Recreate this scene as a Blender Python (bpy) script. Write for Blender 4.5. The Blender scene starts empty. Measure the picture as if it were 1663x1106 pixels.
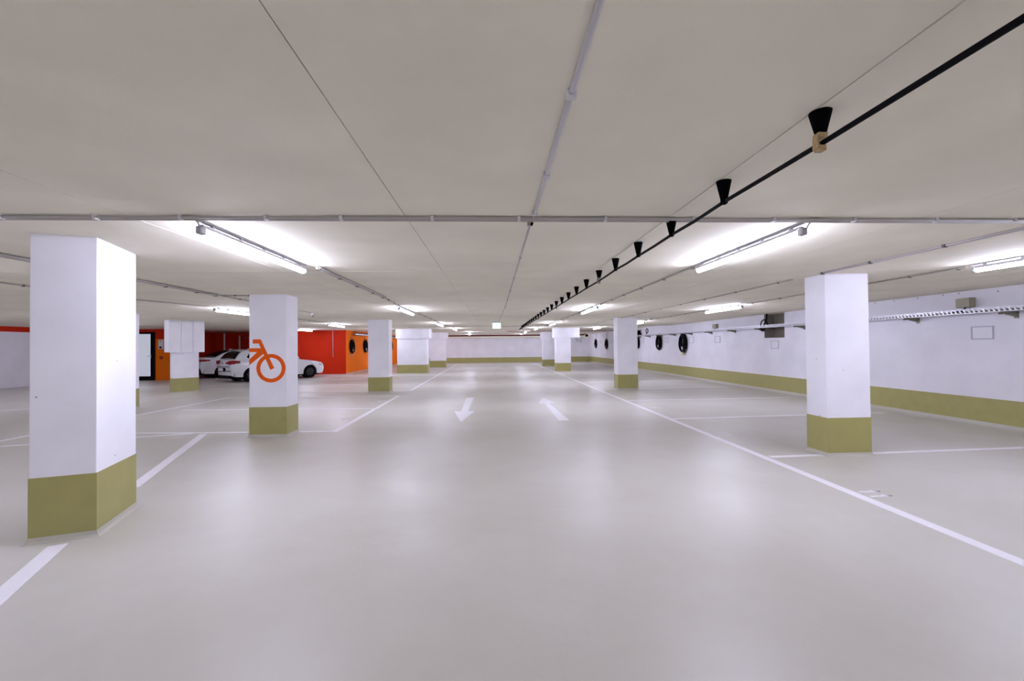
import bpy, bmesh, math, random
from mathutils import Vector, Matrix
random.seed(7)
S = bpy.context.scene
COL = S.collection
PI = math.pi

# ------------------------------------------------------------------ camera, world, exposure
CAM_H = 1.5
f_px, yaw, pitch, roll = 680.0, 0.0445643, 0.0131171, -0.0099106
fwd = Vector((math.sin(yaw)*math.cos(pitch), math.cos(yaw)*math.cos(pitch), math.sin(pitch)))
rgt = Vector((math.cos(yaw), -math.sin(yaw), 0)); up = rgt.cross(fwd)
r2 = rgt*math.cos(roll) + up*math.sin(roll); u2 = up*math.cos(roll) - rgt*math.sin(roll)
cd = bpy.data.cameras.new('camera'); cam = bpy.data.objects.new('camera', cd); COL.objects.link(cam)
cam.matrix_world = Matrix(((r2.x, u2.x, -fwd.x, 0), (r2.y, u2.y, -fwd.y, 0), (r2.z, u2.z, -fwd.z, CAM_H), (0, 0, 0, 1)))
cd.sensor_width = 36; cd.sensor_fit = 'HORIZONTAL'; cd.lens = f_px/1663*36; cd.clip_start = .05; cd.clip_end = 200
S.camera = cam
w = bpy.data.worlds.new('world'); S.world = w; w.use_nodes = True
w.node_tree.nodes['Background'].inputs[0].default_value = (0.8, 0.8, 1, 1)
w.node_tree.nodes['Background'].inputs[1].default_value = 0.0
S.view_settings.view_transform = 'Standard'; S.view_settings.look = 'None'
S.view_settings.gamma = 1; S.view_settings.use_curve_mapping = False
S.view_settings.exposure = 0.0
LAMP_COLOUR = (0.735, 0.75, 1.0)
LAMP_POWER = 112.0

# ------------------------------------------------------------------ materials
def new_mat(name):
    m = bpy.data.materials.new(name); m.use_nodes = True
    nt = m.node_tree; b = nt.nodes['Principled BSDF']
    return m, nt, b
def mat(name, col, rough=.6, metal=0, noise=0.0, nscale=4.0, bump=0.0, bscale=120.0, spec=.5, emit=None, es=0):
    m, nt, b = new_mat(name)
    b.inputs['Base Color'].default_value = (*col, 1); b.inputs['Roughness'].default_value = rough
    b.inputs['Metallic'].default_value = metal; b.inputs['Specular IOR Level'].default_value = spec
    tc = nt.nodes.new('ShaderNodeTexCoord')
    if noise:
        n = nt.nodes.new('ShaderNodeTexNoise'); n.inputs['Scale'].default_value = nscale; n.inputs['Detail'].default_value = 6
        nt.links.new(tc.outputs['Object'], n.inputs['Vector'])
        r = nt.nodes.new('ShaderNodeMapRange'); r.inputs['To Min'].default_value = 1-noise; r.inputs['To Max'].default_value = 1+noise
        nt.links.new(n.outputs['Fac'], r.inputs['Value'])
        mx = nt.nodes.new('ShaderNodeVectorMath'); mx.operation = 'SCALE'; mx.inputs[0].default_value = col
        nt.links.new(r.outputs[0], mx.inputs['Scale']); nt.links.new(mx.outputs[0], b.inputs['Base Color'])
    if bump:
        n2 = nt.nodes.new('ShaderNodeTexNoise'); n2.inputs['Scale'].default_value = bscale; n2.inputs['Detail'].default_value = 4
        nt.links.new(tc.outputs['Object'], n2.inputs['Vector'])
        bp = nt.nodes.new('ShaderNodeBump'); bp.inputs['Strength'].default_value = bump; bp.inputs['Distance'].default_value = .01
        nt.links.new(n2.outputs['Fac'], bp.inputs['Height']); nt.links.new(bp.outputs[0], b.inputs['Normal'])
    if emit:
        b.inputs['Emission Color'].default_value = (*emit, 1); b.inputs['Emission Strength'].default_value = es
    return m

def pitted(name, col, pit=(0.25, .24, .25), thr=.035, scale=9.0, rough=.65, noise=.05):
    """painted concrete: soft mottling and scattered small dark blow holes"""
    m, nt, b = new_mat(name); L = nt.links.new
    b.inputs['Roughness'].default_value = rough; b.inputs['Specular IOR Level'].default_value = .3
    tc = nt.nodes.new('ShaderNodeTexCoord')
    n = nt.nodes.new('ShaderNodeTexNoise'); n.inputs['Scale'].default_value = 1.6; n.inputs['Detail'].default_value = 8
    L(tc.outputs['Object'], n.inputs['Vector'])
    r = nt.nodes.new('ShaderNodeMapRange'); r.inputs['From Min'].default_value = .3; r.inputs['From Max'].default_value = .7
    r.inputs['To Min'].default_value = 1-noise; r.inputs['To Max'].default_value = 1+noise
    L(n.outputs['Fac'], r.inputs['Value'])
    s = nt.nodes.new('ShaderNodeVectorMath'); s.operation = 'SCALE'; s.inputs[0].default_value = col; L(r.outputs[0], s.inputs['Scale'])
    v = nt.nodes.new('ShaderNodeTexVoronoi'); v.inputs['Scale'].default_value = scale; L(tc.outputs['Object'], v.inputs['Vector'])
    c = nt.nodes.new('ShaderNodeMath'); c.operation = 'LESS_THAN'; c.inputs[1].default_value = thr; L(v.outputs['Distance'], c.inputs[0])
    mx = nt.nodes.new('ShaderNodeMix'); mx.data_type = 'RGBA'
    L(c.outputs[0], mx.inputs[0]); L(s.outputs[0], mx.inputs[6]); mx.inputs[7].default_value = (*pit, 1)
    L(mx.outputs[2], b.inputs['Base Color'])
    n2 = nt.nodes.new('ShaderNodeTexNoise'); n2.inputs['Scale'].default_value = 60; L(tc.outputs['Object'], n2.inputs['Vector'])
    bp = nt.nodes.new('ShaderNodeBump'); bp.inputs['Strength'].default_value = .12; bp.inputs['Distance'].default_value = .005
    L(n2.outputs['Fac'], bp.inputs['Height']); L(bp.outputs[0], b.inputs['Normal'])
    return m

def floor_mat():
    m, nt, b = new_mat('floor_coating'); L = nt.links.new
    tc = nt.nodes.new('ShaderNodeTexCoord')
    n = nt.nodes.new('ShaderNodeTexNoise'); n.inputs['Scale'].default_value = .6; n.inputs['Detail'].default_value = 4; n.inputs['Roughness'].default_value = .55
    L(tc.outputs['Object'], n.inputs['Vector'])
    cr = nt.nodes.new('ShaderNodeValToRGB'); e = cr.color_ramp.elements
    e[0].position = .30; e[0].color = (.565, .54, .475, 1); e[1].position = .70; e[1].color = (.65, .625, .575, 1)
    L(n.outputs['Fac'], cr.inputs[0]); L(cr.outputs[0], b.inputs['Base Color'])
    n3 = nt.nodes.new('ShaderNodeTexNoise'); n3.inputs['Scale'].default_value = 1.0; n3.inputs['Detail'].default_value = 3
    L(tc.outputs['Object'], n3.inputs['Vector'])
    r = nt.nodes.new('ShaderNodeMapRange'); r.inputs['From Min'].default_value = .3; r.inputs['From Max'].default_value = .7
    r.inputs['To Min'].default_value = .285; r.inputs['To Max'].default_value = .42
    L(n3.outputs['Fac'], r.inputs['Value']); L(r.outputs[0], b.inputs['Roughness'])
    b.inputs['Specular IOR Level'].default_value = .5
    n2 = nt.nodes.new('ShaderNodeTexNoise'); n2.inputs['Scale'].default_value = 170; n2.inputs['Detail'].default_value = 3
    L(tc.outputs['Object'], n2.inputs['Vector'])
    bp = nt.nodes.new('ShaderNodeBump'); bp.inputs['Strength'].default_value = .35; bp.inputs['Distance'].default_value = .003
    L(n2.outputs['Fac'], bp.inputs['Height'])
    n4 = nt.nodes.new('ShaderNodeTexNoise'); n4.inputs['Scale'].default_value = 4.5; n4.inputs['Detail'].default_value = 5
    L(tc.outputs['Object'], n4.inputs['Vector'])
    b2 = nt.nodes.new('ShaderNodeBump'); b2.inputs['Strength'].default_value = .4; b2.inputs['Distance'].default_value = .013
    L(n4.outputs['Fac'], b2.inputs['Height']); L(bp.outputs[0], b2.inputs['Normal']); L(b2.outputs[0], b.inputs['Normal'])
    return m

M = dict(
    floor=floor_mat(),
    ceil=pitted('ceiling_concrete', (.89, .84, .695), pit=(.2, .19, .15), thr=.014, scale=2.2, rough=.85, noise=.05),
    ceil_joint=mat('joint_shadow', (.22, .2, .17), .9),
    white=pitted('white_masonry_paint', (.92, .905, .955), thr=.036, scale=4.5),
    wallw=pitted('white_wall_paint', (.82, .80, .84), thr=.012, scale=2.5),
    band=mat('olive_band_paint', (.375, .345, .12), .4, noise=.12, nscale=5, bump=.1, bscale=40),
    cove=mat('cove_coating', (.50, .48, .41), .4, noise=.08, nscale=6, bump=.1),
    line=mat('road_marking_white', (.92, .90, .94), .45, noise=.06, nscale=20, bump=.15, bscale=200),
    orange=mat('lit_orange_wall_paint', (.90, .185, .004), .7, spec=.12, noise=.06, nscale=2),  # wall paint as it looks on the brightly lit faces
    red=mat('red_and_shaded_orange_paint', (.56, .026, .005), .7, spec=.12, noise=.08, nscale=2),  # the orange wall paint with shade put into its colour; also plain red parts
    bike=mat('orange_sign_paint', (.84, .12, .010), .7, spec=.1, noise=.04, nscale=8),
    conduit=mat('grey_beige_conduit', (.45, .42, .38), .5),
    conduit_w=mat('pale_conduit', (.46, .43, .43), .5),
    clip=mat('dark_clip', (.10, .09, .07), .6),
    clip_w=mat('pale_clip', (.66, .64, .64), .5),
    black=mat('black_plastic', (.0015, .0015, .002), .85, spec=.04),
    cable=mat('black_rubber', (.002, .002, .003), .6, spec=.10),
    brass=mat('worn_brass', (.45, .32, .16), .45, metal=.7, noise=.4, nscale=60),
    tube=mat('lit_diffuser', (.9, .9, .9), .3, emit=LAMP_COLOUR, es=LAMP_POWER),
    rail=mat('lamp_rail_grey', (.55, .54, .58), .4),
    capg=mat('lamp_cap_grey', (.42, .41, .42), .5),
    steel=mat('galvanised_tray', (.68, .68, .72), .35, metal=.3, noise=.06, nscale=30),
    bracket=mat('bracket_steel', (.20, .19, .13), .45, metal=.4),
    box=mat('olive_junction_box', (.34, .31, .22), .5),
    concrete=mat('raw_concrete', (.24, .21, .17), .9, noise=.18, nscale=6, bump=.3, bscale=30),
    frame=mat('sign_frame', (.47, .46, .52), .5),
    paper=mat('sign_sheet', (.80, .79, .83), .6),
    glass_sign=mat('lit_exit_panel', (.8, 1, .95), .3, emit=(.84, 1, .97), es=1.05),
    green=mat('exit_green', (.03, .45, .2), .4, emit=(.45, .85, .7), es=.6),
    alu=mat('aluminium_frame', (.45, .5, .52), .35, metal=.6),
    redpipe=mat('dark_red_pipe', (.16, .008, .015), .35),
    pinkpipe=mat('faded_red_pipe', (.42, .16, .16), .4),
    darkframe=mat('black_door_frame', (.003, .003, .005), .6, spec=.1),
    frost=mat('frosted_glass', (.80, .85, .90), .25, emit=(.80, .86, 1.0), es=.35),
    chrome=mat('chrome', (.6, .6, .62), .2, metal=1),
    carw=mat('white_car_paint', (.74, .74, .77), .16, spec=.6),
    carglass=mat('dark_car_glass', (.002, .002, .003), .3, spec=.05),
    lamp_red=mat('red_tail_lamp', (.24, .004, .008), .2, spec=.25),
    tyre=mat('tyre_rubber', (.003, .003, .003), .85, spec=.1),
    rim=mat('dark_alloy', (.012, .012, .013), .5, metal=.3),
    trimb=mat('black_car_trim', (.003, .003, .004), .7, spec=.1),
    yellow=mat('yellow_tag', (.75, .66, .25), .5),
    intercom=mat('intercom_plate', (.80, .80, .82), .35),
)

# ------------------------------------------------------------------ mesh helpers
def bm_box(bm, x0, x1, y0, y1, z0, z1, mi=0, rot=None, org=(0, 0, 0)):
    vs = []
    for z in (z0, z1):
        for (x, y) in ((x0, y0), (x1, y0), (x1, y1), (x0, y1)):
            v = Vector((x, y, z))
            if rot is not None: v = rot @ v + Vector(org)
            vs.append(bm.verts.new(v))
    for f in ((3, 2, 1, 0), (4, 5, 6, 7), (0, 1, 5, 4), (1, 2, 6, 5), (2, 3, 7, 6), (3, 0, 4, 7)):
        fc = bm.faces.new([vs[i] for i in f]); fc.material_index = mi
    return vs
def bm_prism(bm, pts, z0, z1, mi=0):
    """pts ccw outline in xy"""
    a = [bm.verts.new((x, y, z0)) for x, y in pts]; b = [bm.verts.new((x, y, z1)) for x, y in pts]
    n = len(pts)
    f = bm.faces.new(b); f.material_index = mi
    f = bm.faces.new(a[::-1]); f.material_index = mi
    for i in range(n):
        j = (i+1) % n
        f = bm.faces.new((a[i], a[j], b[j], b[i])); f.material_index = mi
def bm_tube(bm, pts, r, n=10, cap=True, mi=0, closed=False):
    pts = [Vector(p) for p in pts]; rings = []; N = len(pts)
    ref = None
    for i, p in enumerate(pts):
        if closed: t = pts[(i+1) % N] - pts[i-1]
        else: t = pts[min(i+1, N-1)] - pts[max(i-1, 0)]
        t.normalize()
        if ref is None:
            ref = t.orthogonal().normalized()
        ref = (ref - t*ref.dot(t)).normalized(); b = t.cross(ref)
        rr = r[i] if isinstance(r, (list, tuple)) else r
        rings.append([bm.verts.new(p + (ref*math.cos(2*PI*k/n) + b*math.sin(2*PI*k/n))*rr) for k in range(n)])
    for i in range(N if closed else N-1):
        A = rings[i]; B = rings[(i+1) % N]
        for k in range(n):
            f = bm.faces.new((A[k], A[(k+1) % n], B[(k+1) % n], B[k])); f.material_index = mi; f.smooth = True
    if cap and not closed:
        bm.faces.new(rings[0][::-1]).material_index = mi; bm.faces.new(rings[-1]).material_index = mi
def bm_cyl(bm, p0, p1, r0, r1=None, n=16, mi=0):
    bm_tube(bm, [p0, p1], [r0, r1 if r1 is not None else r0], n, mi=mi)
def obj(name, bm, m, parent=None, loc=None, rz=None, bevel=0, label=None):
    bmesh.ops.recalc_face_normals(bm, faces=bm.faces)
    me = bpy.data.meshes.new(name); bm.to_mesh(me); bm.free()
    for mm in (m if isinstance(m, (list, tuple)) else [m]): me.materials.append(mm)
    o = bpy.data.objects.new(name, me); COL.objects.link(o)
    if parent: o.parent = parent
    if loc: o.location = loc
    if rz: o.rotation_euler = (0, 0, rz)
    if bevel:
        md = o.modifiers.new('bevel', 'BEVEL'); md.width = bevel; md.segments = 2; md.limit_method = 'ANGLE'
    if label: o['label'] = label
    return o
def boxo(name, x0, x1, y0, y1, z0, z1, m, parent=None, **k):
    bm = bmesh.new(); bm_box(bm, x0, x1, y0, y1, z0, z1); return obj(name, bm, m, parent, **k)
def tubeo(name, pts, r, m, parent=None, n=10, **k):
    bm = bmesh.new(); bm_tube(bm, pts, r, n); return obj(name, bm, m, parent, **k)
def thing(name, label, cat, loc=(0, 0, 0), rz=0, group=None):
    o = bpy.data.objects.new(name, None); COL.objects.link(o); o.empty_display_size = .1
    o.location = loc; o.rotation_euler = (0, 0, rz); o['label'] = label; o['category'] = cat
    if group: o['group'] = group
    return o
def tag(o, label, cat, group=None):
    o['label'] = label; o['category'] = cat
    if group: o['group'] = group
    return o
def struct(o, label=None):
    o['kind'] = 'structure'
    if label: o['label'] = label
    return o
def copy_tree(o, parent=None):
    c = o.copy(); COL.objects.link(c)
    if parent: c.parent = parent
    for ch in [q for q in KIDS.get(o.name, [])]:
        d = copy_tree(ch, c)
        KIDS.setdefault(c.name, []).append(d)
    return c
KIDS = {}
def remember(root):
    for q in bpy.data.objects:
        p = q.parent
        if p is not None:
            l = KIDS.setdefault(p.name, [])
            if q not in l: l.append(q)
ORD = ['nearest', 'second nearest', 'third nearest', 'fourth nearest', 'fifth nearest', 'sixth nearest', 'seventh nearest', 'eighth nearest',
       'ninth nearest', 'tenth nearest', 'eleventh nearest', 'twelfth nearest', 'thirteenth nearest', 'fourteenth nearest', 'fifteenth nearest',
       'sixteenth nearest', 'seventeenth nearest', 'eighteenth nearest', 'nineteenth nearest', 'twentieth nearest', 'twenty-first nearest',
       'twenty-second nearest', 'twenty-third nearest', 'twenty-fourth nearest', 'twenty-fifth nearest', 'twenty-sixth nearest']

CZ = 2.42      # main ceiling
CZ2 = 2.50     # slab beyond the step
GB = .506      # olive band height

# ------------------------------------------------------------------ floor
fl = struct(boxo('floor', -21, 9.2, -12.3, 37.5, -.2, 0, M['floor']), 'grey-beige coated garage floor with soft lamp reflections')

# ------------------------------------------------------------------ ceiling: slab and panels
bm = bmesh.new()
bm_box(bm, -21, 9.2, -12.3, 37.5, CZ2, CZ2+.25)
ceil = struct(obj('ceiling', bm, M['ceil']), 'beige concrete ceiling with fine panel joints')
jx = [-21, -17.6, -13.83, -10.06, -6.28, -4.39, -2.5, -.61, 1.28, 3.17, 5.06, 6.95, 9.0]
jy = [-12.2, -6.0, 5.12, 12.6, 19.3]
G = .0022
for a in range(3, len(jx)-1):
    for b in range(len(jy)-1):
        x0, x1, y0, y1 = jx[a]+G, jx[a+1]-G, jy[b]+G, jy[b+1]-G
        bm = bmesh.new()
        z = CZ + random.uniform(-.0012, .0012)
        if a == 3 and b >= 2:
            if b == 2: pts = [(x0, y0), (x1, y0), (x1, y1), (x0, y1)]
            else: pts = [(x0, y0), (x1, y0), (x1, y1), (-8.4, y1), (-9.0, 16.2)]
        else: pts = [(x0, y0), (x1, y0), (x1, y1), (x0, y1)]
        bm_prism(bm, pts, z, CZ2-.002)
        obj('ceiling_panel', bm, M['ceil'], ceil)
# ------------------------------------------------------------------ walls
def band_and_cove(parent, p0, p1, nx, ny, cove=.05, band=True):
    """olive band and coved skirting along a wall foot from p0 to p1, (nx,ny) pointing into the room"""
    (xa, ya), (xb, yb) = p0, p1
    if band:
        t = .004
        bm = bmesh.new(); pts = [(xa, ya), (xb, yb), (xb+nx*t, yb+ny*t), (xa+nx*t, ya+ny*t)]
        bm_prism(bm, pts, 0.0, GB); obj('painted_band', bm, M['band'], parent)
    bm = bmesh.new(); prof = [(0, 0), (cove, 0), (cove*.45, cove*.35), (.006, cove)]
    A = [bm.verts.new((xa+nx*d, ya+ny*d, h)) for d, h in prof]; B = [bm.verts.new((xb+nx*d, yb+ny*d, h)) for d, h in prof]
    for i in range(4): bm.faces.new((A[i], A[(i+1) % 4], B[(i+1) % 4], B[i]))
    bm.faces.new(A[::-1]); bm.faces.new(B)
    obj('cove', bm, M['cove'], parent)
WR = 8.6
bm = bmesh.new()
bm_box(bm, WR, 9.1, -12.2, 12.0, 0, CZ2); bm_box(bm, WR, 9.1, 12.0, 12.93, 0, 1.67); bm_box(bm, WR, 9.1, 12.93, 37.4, 0, CZ2)
wr = struct(obj('wall_right', bm, M['wallw']), 'long white wall on the right above an olive band')
band_and_cove(wr, (WR, -12.1), (WR, 37.0), -1, 0, cove=.09)
bm = bmesh.new()
bm_box(bm, WR+.34, WR+.36, 12.0, 12.93, 1.67, CZ2); bm_box(bm, WR+.01, WR+.34, 12.0, 12.012, 1.67, CZ2)
bm_box(bm, WR+.01, WR+.34, 12.918, 12.93, 1.67, CZ2); bm_box(bm, WR+.01, WR+.34, 12.0, 12.93, 1.67, 1.682)
obj('wall_niche', bm, M['concrete'], wr, label='square unpainted concrete recess high in the white wall')
# anchor holes in the upper wall
for y, z in ((9.05, 2.42-.03), (8.6, 2.385), (8.1, 2.385), (7.62, 2.39), (7.35, 2.39), (6.75, 2.35)):
    bm = bmesh.new(); bm_cyl(bm, (WR-.002, y, z), (WR+.001, y, z), .011, n=10); obj('anchor_hole', bm, M['clip'], wr)

wf = struct(boxo('wall_far', -9, 9.1, 37.0, 37.3, 0, CZ2, M['wallw']), 'white wall at the far end above an olive band')
band_and_cove(wf, (-8.6, 37.0), (8.6, 37.0), 0, -1)
struct(boxo('trim_1', -8.39, 8.59, 36.72, 36.99, 2.22, CZ2-.002, M['ceil']), 'beige downstand beam along the top of the far wall')
# wall block on the left: lit faces painted orange, shaded ones red
bm = bmesh.new()
bm_box(bm, -11.2, -8.404, 24.3, 24.5, 0, CZ2); bm_box(bm, -8.6, -8.404, 24.5, 37.3, 0, CZ2)
bm_box(bm, -11.2, -11.0, 24.5, 27.3, 0, CZ2)
wl = struct(obj('wall_left', bm, M['red']), 'wall facing the cars, red painted in for its shade')
boxo('orange_lit_field', -8.404, -8.40, 24.3, 36.99, 0, CZ2, M['orange'], wl, label='lit side of the red wall, painted bright orange')
band_and_cove(wl, (-8.4, 24.3), (-8.4, 36.9), 1, 0, cove=.04, band=False)
struct(boxo('wall_recess', -17.9, -11.2, 27.3, 27.5, 0, CZ2, M['red']), 'wall behind the parked cars, dark red painted in for its shade')
bm = bmesh.new(); bm_box(bm, -19.8, -17.75, 21.2, 21.4, 0, CZ2); bm_box(bm, -16.5, -15.75, 21.2, 21.4, 0, CZ2)
bm_box(bm, -17.75, -16.5, 21.2, 21.4, 2.36, CZ2)
bm_prism(bm, [(-15.75, 21.4), (-16.0, 21.4), (-17.9, 27.4), (-17.6, 27.4)], 0, CZ2)
wd = struct(obj('wall_door_side', bm, M['red']), 'wall around the glazed door, red painted in for its shade')
boxo('orange_lit_field', -16.46, -15.752, 21.194, 21.2, 0, 2.02, M['orange'], wd, label='lit patch of wall painted orange beside the glazed door')  # orange zone stands for the brighter light on this wall
bm = bmesh.new(); bm_box(bm, -19.8, -19.6, -12.2, 21.3, 0, CZ2)
wo = struct(obj('wall_outer_left', bm, M['wallw']), 'pale wall at the outer left')
boxo('red_paint_strip', -19.6, -19.595, -12, 21.2, 2.28, CZ2-.003, M['red'], wo, label='red strip along the wall top')
struct(boxo('wall_back', -19.8, 9.1, -12.3, -12.1, 0, CZ2, M['wallw']), 'white wall behind the viewpoint')

# ------------------------------------------------------------------ door with frosted glass
dr = bpy.data.objects.new('door_1', None); COL.objects.link(dr); dr.location = (-17.12, 21.2, 0); struct(dr, 'black framed door with a frosted glass leaf')
bm = bmesh.new()
for b in ((-.62, -.42, -.02, .1, 0, 2.36), (.42, .62, -.02, .1, 0, 2.36), (-.42, .42, -.02, .1, 2.26, 2.36), (-.42, .42, -.01, .09, 0, .2)): bm_box(bm, *b)
obj('door_frame', bm, M['darkframe'], dr)
boxo('glass_leaf', -.42, .42, .02, .06, .2, 2.26, M['frost'], dr)
bm = bmesh.new(); bm_tube(bm, [(.44, -.02, 1.19), (.44, -.07, 1.19), (.30, -.07, 1.19)], .012, 8); bm_box(bm, .425, .455, -.028, -.02, 1.10, 1.24)
obj('door_handle', bm, M['chrome'], dr)

# intercom, push button
t = thing('intercom', 'white intercom plate with a black button on the orange wall beside the door', 'intercom', (-16.2, 21.19, 1.52))
boxo('plate', -.11, .11, -.05, 0, 0, .45, M['intercom'], t, bevel=.01)
bm = bmesh.new(); bm_cyl(bm, (0, -.062, .08), (0, -.05, .08), .05); obj('push_button', bm, M['black'], t)
bm = bmesh.new(); bm_cyl(bm, (0, -.056, .37), (0, -.05, .37), .035); obj('speaker_disc', bm, M['frame'], t)
t = thing('call_button', 'small dark round button on the orange wall below the intercom', 'button', (-16.2, 21.19, 1.10))
bm = bmesh.new(); bm_cyl(bm, (0, -.03, 0), (0, 0, 0), .075); obj('housing', bm, M['red'], t)
bm = bmesh.new(); bm_cyl(bm, (0, -.045, 0), (0, -.03, 0), .045); obj('knob', bm, M['clip'], t)

# ------------------------------------------------------------------ floor markings (parts of the floor)
MARK_N = [0]
def quad_mark(name, pts, label=None, z=.0020):
    MARK_N[0] += 1; z += .00006*MARK_N[0]
    bm = bmesh.new(); bm_prism(bm, pts, 0.0, z); return obj(name, bm, M['line'], fl, label=label)
def stripe(a, b, wd=.10, wd2=None, label=None):
    a = Vector(a); b = Vector(b); d = (b-a).normalized(); n = Vector((-d.y, d.x)); w2 = (wd2 or wd)/2
    quad_mark('painted_line', [tuple(a-n*wd/2), tuple(b-n*w2), tuple(b+n*w2), tuple(a+n*wd/2)], label)
stripe((3.60, -6), (3.42, 36.2), .105, label='long white line along the right of the driveway')
stripe((-2.85, 7.60), (-2.93, 13.08), .105, label='white line left of the driveway, nearer piece')
stripe((-2.86, 14.5), (-3.1, 36.2), .105, label='white line left of the driveway, farther piece')
for (x0, y0, x1, y1) in ((3.64, 5.40, 8.3, 5.62), (3.6, 8.30, 8.3, 8.58), (3.6, 11.13, 8.25, 11.27), (3.6, 13.9, 8.35, 14.3), (3.6, 16.8, 8.3, 17.25),
                         (3.58, 19.7, 8.2, 20.0), (3.56, 22.5, 8.2, 22.7), (3.6, 2.6, 8.3, 2.75)):
    stripe((x0, y0), (x1, y1), .085)
for (x0, y0, x1, y1) in ((-2.85, 7.66, -6.5, 7.83), (-2.85, 10.42, -7.66, 10.68), (-2.85, 13.06, -8.0, 13.25), (-2.86, 14.53, -6.9, 14.7), (-2.9, 17.17, -7.9, 17.33),
                         (-2.95, 19.9, -8.6, 20.1), (-3.0, 22.3, -8.3, 22.5)):
    stripe((x0, y0), (x1, y1), .085)
stripe((-3.365, 3.40), (-2.55, 1.75), .115, label='white line in front of the nearest pillar')
stripe((-3.93, 4.75), (-5.12, 7.64), .115)
stripe((-7.9, 6.9), (-5.35, 7.71), .09)
stripe((-8.22, 7.2), (-8.12, 13.3), .09)
stripe((-12.6, 10.9), (-10.9, 12.1), .09)
quad_mark('arrow_marking', [(-.755, 9.76), (-.925, 9.77), (-.655, 8.35), (-.44, 9.74), (-.60, 9.75), (-.585, 12.3), (-.81, 12.3)], 'white arrow pointing towards the viewer')
quad_mark('arrow_marking', [(1.29, 8.34), (1.50, 8.33), (1.435, 10.82), (1.635, 10.83), (1.40, 12.12), (1.15, 10.83), (1.315, 10.82)], 'white arrow pointing away from the viewer')
GL = {'1': [((.35, 0), (.35, 1)), ((.35, 1), (.08, .70))], '2': [((0, .8), (.1, 1)), ((.1, 1), (.4, 1)), ((.4, 1), (.5, .75)), ((.5, .75), (0, 0)), ((0, 0), (.5, 0))],
      '3': [((0, 1), (.5, 1)), ((.5, 1), (.25, .58)), ((.25, .58), (.5, .3)), ((.5, .3), (.35, 0)), ((.35, 0), (0, .05))],
      '0': [((.1, 0), (.4, 0)), ((.4, 0), (.5, .25)), ((.5, .25), (.5, .75)), ((.5, .75), (.4, 1)), ((.4, 1), (.1, 1)), ((.1, 1), (0, .75)), ((0, .75), (0, .25)), ((0, .25), (.1, 0))],
      '4': [((.38, 0), (.38, 1)), ((.38, 1), (0, .35)), ((0, .35), (.5, .35))]}
def number(txt, x, y, side, h=.2, label=None):
    """side=+1: read while facing +x (right bays); -1: facing -x"""
    bm = bmesh.new(); wst = .028
    for i, ch in enumerate(txt):
        for (a, b) in GL[ch]:
            P = []
            for (u, v) in (a, b):
                uu = (u*.55 + i*.62)*h; vv = v*h
                P.append(Vector((x+side*vv, y-side*uu)))
            d = (P[1]-P[0]).normalized(); n = Vector((-d.y, d.x))*wst/2; e = d*wst*.3
            bm_prism(bm, [tuple(P[0]-e-n), tuple(P[1]+e-n), tuple(P[1]+e+n), tuple(P[0]-e+n)], 0, .0025)
    return obj('bay_number', bm, M['line'], fl, label=label)
number('11', 3.66, 4.10, 1, label='painted bay number 11')
number('12', 3.68, 6.90, 1); number('13', 3.70, 9.90, 1)
number('21', -2.98, 8.88, -1); number('22', -3.02, 11.8, -1)

# ------------------------------------------------------------------ pillars
def pillar(label, x, y, rz, w_, d_, h, cap=None, group=None):
    """origin = front right corner at floor; body extends to -w (left) and +d (back) in its own frame.
    cap = (side overhang left, right, front, z0): square concrete head"""
    t = thing('pillar', label, 'pillar', (x, y, 0), rz, group)
    boxo('shaft', -w_, 0, 0, d_, 0, h, M['white'], t, bevel=.006)
    bm = bmesh.new(); e = .003
    bm_box(bm, -w_-e, e, -e, d_+e, .0, GB)
    obj('painted_band', bm, M['band'], t)
    bm = bmesh.new(); c = .035
    a = [(-w_-c, -c, .0), (c, -c, .0), (c, d_+c, .0), (-w_-c, d_+c, .0)]
    m_ = [(-w_-c*.4, -c*.4, .016), (c*.4, -c*.4, .016), (c*.4, d_+c*.4, .016), (-w_-c*.4, d_+c*.4, .016)]
    b = [(-w_-.005, -.005, .045), (.005, -.005, .045), (.005, d_+.005, .045), (-w_-.005, d_+.005, .045)]
    R_ = [[bm.verts.new(v) for v in q] for q in (a, m_, b)]
    for k in range(2):
        for i in range(4): bm.faces.new((R_[k][i], R_[k][(i+1) % 4], R_[k+1][(i+1) % 4], R_[k+1][i]))
    obj('cove', bm, M['cove'], t)
    if cap:
        ol, orr, of, z0 = cap
        bm = bmesh.new(); W = w_+ol+orr; g = .012; n = 3 if W < 1.4 else 4
        # front skin in vertical boards with fine joints
        bm_box(bm, -w_-ol, orr, -of+.02, d_+of, z0, h)
        obj('head_block', bm, M['white'], t)
        for i in range(n):
            xa = -w_-ol + W*i/n + (g/2 if i else 0); xb = -w_-ol + W*(i+1)/n - (g/2 if i < n-1 else 0)
            boxo('head_board', xa, xb, -of, -of+.02, z0-.004, h, M['white'], t)
    return t
G18 = math.radians(18.3)
p1 = pillar('large white pillar nearest the viewer at the left edge, turned at an angle', -3.224, 3.556, G18, .41, .66, CZ)
p2 = pillar('white pillar with an orange bicycle painted on it', -3.52, 7.29, 0, .615, .42, CZ)
p3 = pillar('plain white pillar between the bicycle pillar and the boarded pillars', -3.463, 14.05, 0, .68, .45, CZ)
p4 = pillar('widest white pillar, boarded head, left of the driveway', -3.73, 23.6, 0, 1.63, .8, CZ2, (.06, .17, .06, 1.97))
p5 = pillar('white pillar with a boarded head, farthest on the left of the driveway', -3.41, 29.85, 0, 1.1, .8, CZ2, (.08, .13, .06, 2.02))
r1_ = pillar('large white pillar on the right, nearest of the right row', 5.003, 5.36, 0, .60, .36, CZ)
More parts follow.
